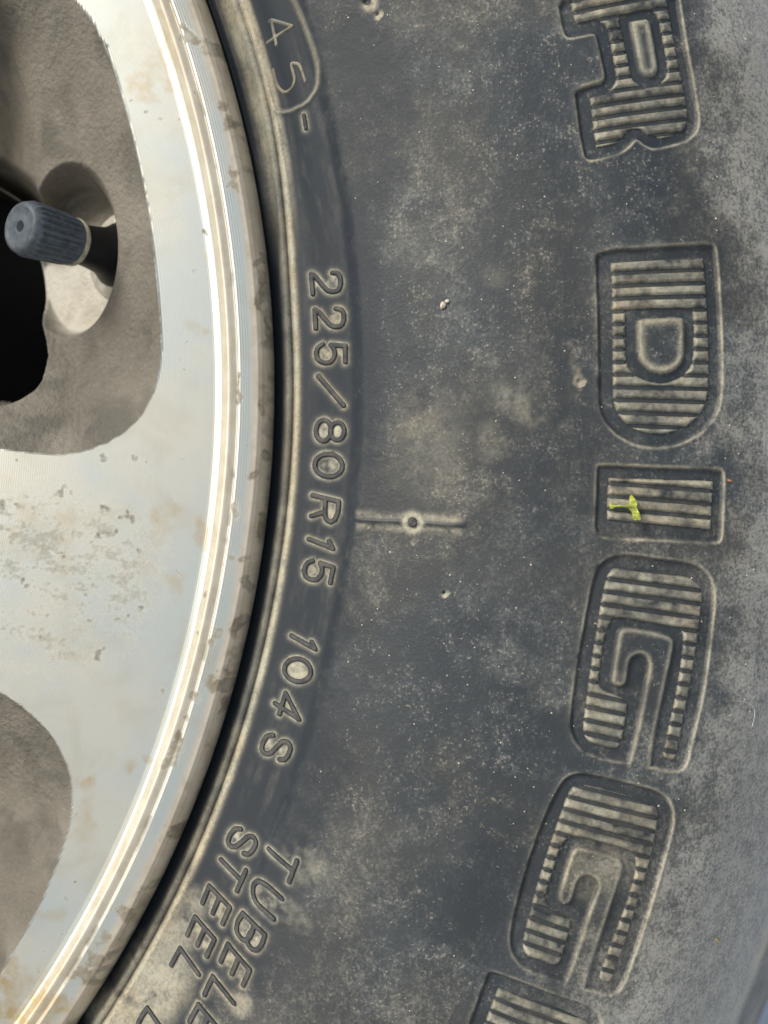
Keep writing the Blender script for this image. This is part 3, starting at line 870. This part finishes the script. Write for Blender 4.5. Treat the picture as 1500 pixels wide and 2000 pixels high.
c2_, qb, at2 = rim_patch(rcoarse, tb, len(c1_))
ri = np.arange(.030, .1295, .0010)
tw = np.linspace(0, 2 * math.pi, 901)
c3_, qc, at3 = rim_patch(np.append(ri, .130), tw, len(c1_) + len(c2_))
lip = np.array([(.2085, -.0046), (.2084, -.0075), (.2070, -.0098), (.2040, -.0105), (.1990, -.013), (.1945, -.020), (.1905, -.030)])
Rl, Tl = np.meshgrid(lip[:, 0], tw, indexing='ij'); Hl = np.repeat(lip[:, 1][:, None], len(tw), 1)
c4_ = np.c_[(Rl * np.cos(Tl)).ravel(), -Hl.ravel(), (Rl * np.sin(Tl)).ravel()]
qd = quads_of(*Rl.shape, off=len(c1_) + len(c2_) + len(c3_))
at = {k: np.concatenate([at1[k], at2[k], at3[k], np.full(len(c4_), 1.0 if k in ('cast',) else 0.0)]) for k in at1}
co, q, at = compact(np.concatenate([c1_, c2_, c3_, c4_]), np.concatenate([qa, qb, qc, qd]), at)
rim = mesh_from('rim', co, q, MAT_RIM, at, wheel)
tag(rim, 'machined silver alloy rim with stained lip and cast pockets')
lathe_mesh('barrel', [(.1880, .015), (.1870, .030), (.176, .055), (.176, .150), (.190, .185), (.200, .192)], 180, MAT_BARREL, rim, (0, 0, 0), (0, 1, 0))
lathe_mesh('hub_cap', [(.032, .004), (.032, -.010), (.028, -.014), (.012, -.016), (.0001, -.0165)], 64, MAT_RIM, rim, (0, 0, 0), (0, 1, 0))
lathe_mesh('brake_drum', [(.0001, .100), (.120, .100), (.140, .108), (.176, .115)], 120, MAT_BRAKE, rim, (0, 0, 0), (0, 1, 0))

# ---- valve
def P3(u, v, hmm):
    x, z = unproj(u, v, hmm * MM)
    return Vector((x, -hmm * MM, z))
MAT_CAP = simple('valve_cap_plastic', (.060, .075, .090), .60, 0, .35, 700, .0001)
MAT_VRUB = simple('valve_rubber', (.006, .0065, .007), .45, 0, .3, 500, .00008)
MAT_VRUB.node_tree.nodes['Principled BSDF'].inputs['Specular IOR Level'].default_value = .25
MAT_COLLAR = simple('valve_collar_aged', (.30, .28, .20), .6, 0, .3, 900, .0001)
MAT_WASH = simple('valve_seat_metal', (.50, .47, .40), .5, .3, .2, 500)
tip = P3(37, 442, 4.8); ring = P3(137, 471, -4.6)
ax = (tip - ring)
Lc = ax.length; axn = ax.normalized()
valve = empty('valve', tuple(ring)); valve.parent = wheel
tag(valve, 'black rubber tyre valve with a ribbed grey-blue plastic cap')
bpy.context.view_layer.update()
def vpart(*a, **k):
    o = lathe_mesh(*a, **k)
    return o
rc = .0045
def ribf(r, a, t):
    return r + (.00020 * (1 if math.sin(26 * t) > 0 else -1) if .0012 < a < Lc - .0020 and r > .004 else 0)
capprof = [(rc * .80, -.0002), (rc * .98, .0), (rc, .0006), (rc, .0013)] + [(rc + .00045 * i / 10, .0013 + (Lc - .0034) * i / 10) for i in range(1, 11)] + \
          [(rc * 1.085, Lc - .0015), (rc * 1.05, Lc - .0008), (rc * .98, Lc - .00030), (rc * .90, Lc - .00005), (rc * .84, Lc), (rc * .79, Lc - .00006), (rc * .74, Lc - .00016), (rc * .30, Lc - .00022), (rc * .26, Lc - .0001), (rc * .21, Lc - .0003), (rc * .19, Lc - .0020), (.00002, Lc - .0021)]
o0 = Vector((0, 0, 0))
def local(o): return o
cap = lathe_mesh('valve_cap', capprof, 208, MAT_CAP, valve, (0, 0, 0), tuple(axn), ribs=ribf)
collar = lathe_mesh('collar', [(rc * .7, -.0013), (rc * .96, -.0013), (rc * 1.0, -.0010), (rc * 1.0, -.0003), (rc * .9, 0.0), (rc * .6, .0001)], 64, MAT_COLLAR, valve, (0, 0, 0), tuple(axn))
stem = lathe_mesh('stem', [(rc * .82, -.0008), (rc * .84, -.0030), (rc * .90, -.0055), (rc * 1.0, -.0080), (rc * 1.2, -.0098), (rc * 1.38, -.0110), (rc * 1.38, -.0122), (rc * .6, -.0130)], 64, MAT_VRUB, valve, (0, 0, 0), tuple(axn))
seat = lathe_mesh('valve_seat', [(rc * 1.2, -.0118), (rc * 1.80, -.0118), (rc * 1.90, -.0122), (rc * 1.92, -.0130), (rc * 1.92, -.0170)], 80, MAT_WASH, valve, (0, 0, 0), tuple(axn))

# ------------------------------------------------------------------ small loose things on the tyre
MAT_LEAF = simple('yellow_green_leaf', (.30, .34, .045), .65, 0, .45, 500, .0004)
MAT_SAND = simple('pale_sand', (.55, .50, .40), .9, 0, .3, 1500, .0001)
MAT_STRAW = simple('dry_straw', (.55, .42, .14), .7, 0, .25, 1200)
MAT_ORANGE = simple('orange_petal', (.36, .15, .08), .7, 0, .25, 1200)
MAT_FIBRE = simple('white_fibre', (.60, .61, .60), .8, 0, .1, 1200)

def surf(u, v):
    x, z = tyre_xy(u, v)
    hb = float(base_h(np.array([float(x)]), np.array([float(z)]))[0])
    return Vector((float(x), -hb, float(z)))

# leaf: thick curled sheet with its own outline
lf = crop([(198,400),(215,425),(250,430),(300,428),(345,436),(378,433),(392,418),(393,350),(402,336),(415,334),(438,368),(460,402),(462,428),(452,446),(466,478),(482,520),(496,555),(494,572),(478,582),(462,566),(448,582),(426,576),(418,550),(421,520),(405,488),(380,466),(345,452),(310,447),(270,450),(235,462),(208,474),(196,440)], 1150, 900, 5.0)
import bmesh
from mathutils.geometry import tessellate_polygon
bm = bmesh.new()
bot = []; top = []
pw = tpts(chaikin(lf, 1))
hb = base_h(pw[:, 0], pw[:, 1])
uvp = np.array(chaikin(lf, 1))
for (x, z), h_, (u_, v_) in zip(pw, hb, uvp):
    lift = .00022 + .0007 * smooth(1228, 1246, u_) + .0003 * abs(math.sin(u_ * .13 + v_ * .21))
    bot.append(bm.verts.new((x, -(h_ + lift), z)))
    top.append(bm.verts.new((x, -(h_ + lift + .00016), z)))
n = len(bot)
for t_ in tessellate_polygon([[Vector((x, z, 0)) for x, z in pw]]):
    bm.faces.new([top[i] for i in t_]); bm.faces.new([bot[i] for i in t_[::-1]])
for i in range(n):
    bm.faces.new((bot[i], bot[(i + 1) % n], top[(i + 1) % n], top[i]))
bmesh.ops.recalc_face_normals(bm, faces=bm.faces)
me = bpy.data.meshes.new('leaf_scrap'); bm.to_mesh(me); bm.free()
me.materials.append(MAT_LEAF)
leaf = bpy.data.objects.new('leaf_scrap', me); COL.objects.link(leaf)
tag(leaf, 'tiny yellow-green leaf scrap lying on the moulded letter I', 'leaf')

def pebble(name, u, v, sx, sz, sy, seed, mat, rotd=0):
    bm = bmesh.new()
    bmesh.ops.create_icosphere(bm, subdivisions=3, radius=1.0)
    rnd = random.Random(seed)
    dirs = [Vector((rnd.uniform(-1, 1), rnd.uniform(-1, 1), rnd.uniform(-1, 1))).normalized() for _ in range(9)]
    for vv in bm.verts:
        c0 = vv.co.normalized()
        k = 1.0
        for d_ in dirs: k = min(k, .80 / max(.05, c0.dot(d_)) if c0.dot(d_) > .80 else 1.0)
        vv.co = c0 * k
        a = math.radians(rotd)
        x, y, z = vv.co.x * sx, vv.co.y * sy, vv.co.z * sz
        vv.co = Vector((x * math.cos(a) - z * math.sin(a), y, x * math.sin(a) + z * math.cos(a)))
    me = bpy.data.meshes.new(name); bm.to_mesh(me); bm.free()
    me.materials.append(mat)
    o = bpy.data.objects.new(name, me); COL.objects.link(o)
    o.location = surf(u, v) + Vector((0, -sy * .7, 0))
    return o
pb = pebble('sand_grain', 864, 598, 5.5 * S, 7.5 * S, 5 * S, 1, MAT_SAND, -25)
tag(pb, 'larger pale sand grain stuck on the sidewall beside the size digits', 'grain')
pb2 = pebble('sand_grain', 872.5, 590, 4.2 * S, 3.8 * S, 3.6 * S, 2, MAT_SAND, 20)
tag(pb2, 'small pale sand grain touching the upper right of a larger grain', 'grain')
orf = pebble('petal_fleck', 1424, 938.5, 6 * S, 2.2 * S, 2 * S, 4, MAT_ORANGE, -12)
tag(orf, 'tiny orange plant fleck at the right edge of the moulded letter I', 'fleck')

def strand(name, pts, rad, mat, lift=.0002):
    P = [surf(u, v) + Vector((0, -lift, 0)) for u, v in chaikin(pts, 2, False)]
    vs = []; fs = []; k = 6
    for i, p_ in enumerate(P):
        t = (P[min(i + 1, len(P) - 1)] - P[max(i - 1, 0)]).normalized()
        a = t.cross(Vector((0, 1, 0))).normalized(); b = t.cross(a)
        w = rad * (.55 + .45 * math.sin(math.pi * (i + .5) / len(P)))
        for j in range(k):
            th = 2 * math.pi * j / k
            q_ = p_ + a * (w * math.cos(th)) + b * (w * math.sin(th)); vs.append(tuple(q_))
    for i in range(len(P) - 1):
        for j in range(k):
            fs.append((i * k + j, i * k + (j + 1) % k, (i + 1) * k + (j + 1) % k, (i + 1) * k + j))
    return mesh_from(name, np.array(vs), np.array(fs), mat)
tag(strand('straw_fragment', [(1394.5,1831.5),(1400,1835),(1405.5,1840)], 2.0 * S, MAT_STRAW), 'short golden straw fragment on the bright outer sidewall low on the right', 'straw')
tag(strand('fibre', [(1440,1369),(1458,1370),(1474,1384),(1473,1400),(1468,1420)], .5 * S, MAT_FIBRE), 'fine white curved fibre on the sidewall beside the upper letter G', 'fibre')

# fine grit nobody could count
N = 750
gv = []; gq = []; gt = []
base_oct = np.array([(1, 0, 0), (-1, 0, 0), (0, 1, 0), (0, -1, 0), (0, 0, 1), (0, 0, -1)], float)
tri = np.array([(0, 2, 4), (2, 1, 4), (1, 3, 4), (3, 0, 4), (2, 0, 5), (1, 2, 5), (3, 1, 5), (0, 3, 5)])
uu = rng.uniform(620, 1500, N * 3); vv = rng.uniform(0, 2000, N * 3)
xs, zs = tyre_xy(uu, vv)
rr = np.hypot(xs, zs)
_, du, cl = tyre_features(xs.copy(), zs.copy())
dens = fbm(xs, zs, .018, 3, 91)
keep = (rng.uniform(0, 1, N * 3) < (1 - .97 * cl) * smooth(.3, .7, dens) * 1.2) & (rr > R_CREASE)
xs, zs = xs[keep][:N], zs[keep][:N]
hs = tyre_features(xs.copy(), zs.copy())[0]
sz = .00005 + .00015 * rng.uniform(0, 1, len(xs)) ** 3.2
for i in range(len(xs)):
    a = rng.uniform(.6, 1.3, (6, 1)) * sz[i]
    R_ = rng.uniform(0, math.pi)
    b = base_oct * a * np.array([1, .8, 1])
    b = np.c_[b[:, 0] * math.cos(R_) - b[:, 2] * math.sin(R_), b[:, 1], b[:, 0] * math.sin(R_) + b[:, 2] * math.cos(R_)]
    gv.append(b + np.array([xs[i], -hs[i] - sz[i] * .4, zs[i]])); gt.append(tri + i * 6)
grit = mesh_from('sand_grit', np.concatenate(gv), np.zeros((0, 4), np.int32), MAT_SAND, tris=np.concatenate(gt), smooth_shade=False)
tag(grit, 'fine pale sand grit scattered over the dusty tyre sidewall', 'grit', kind='stuff')
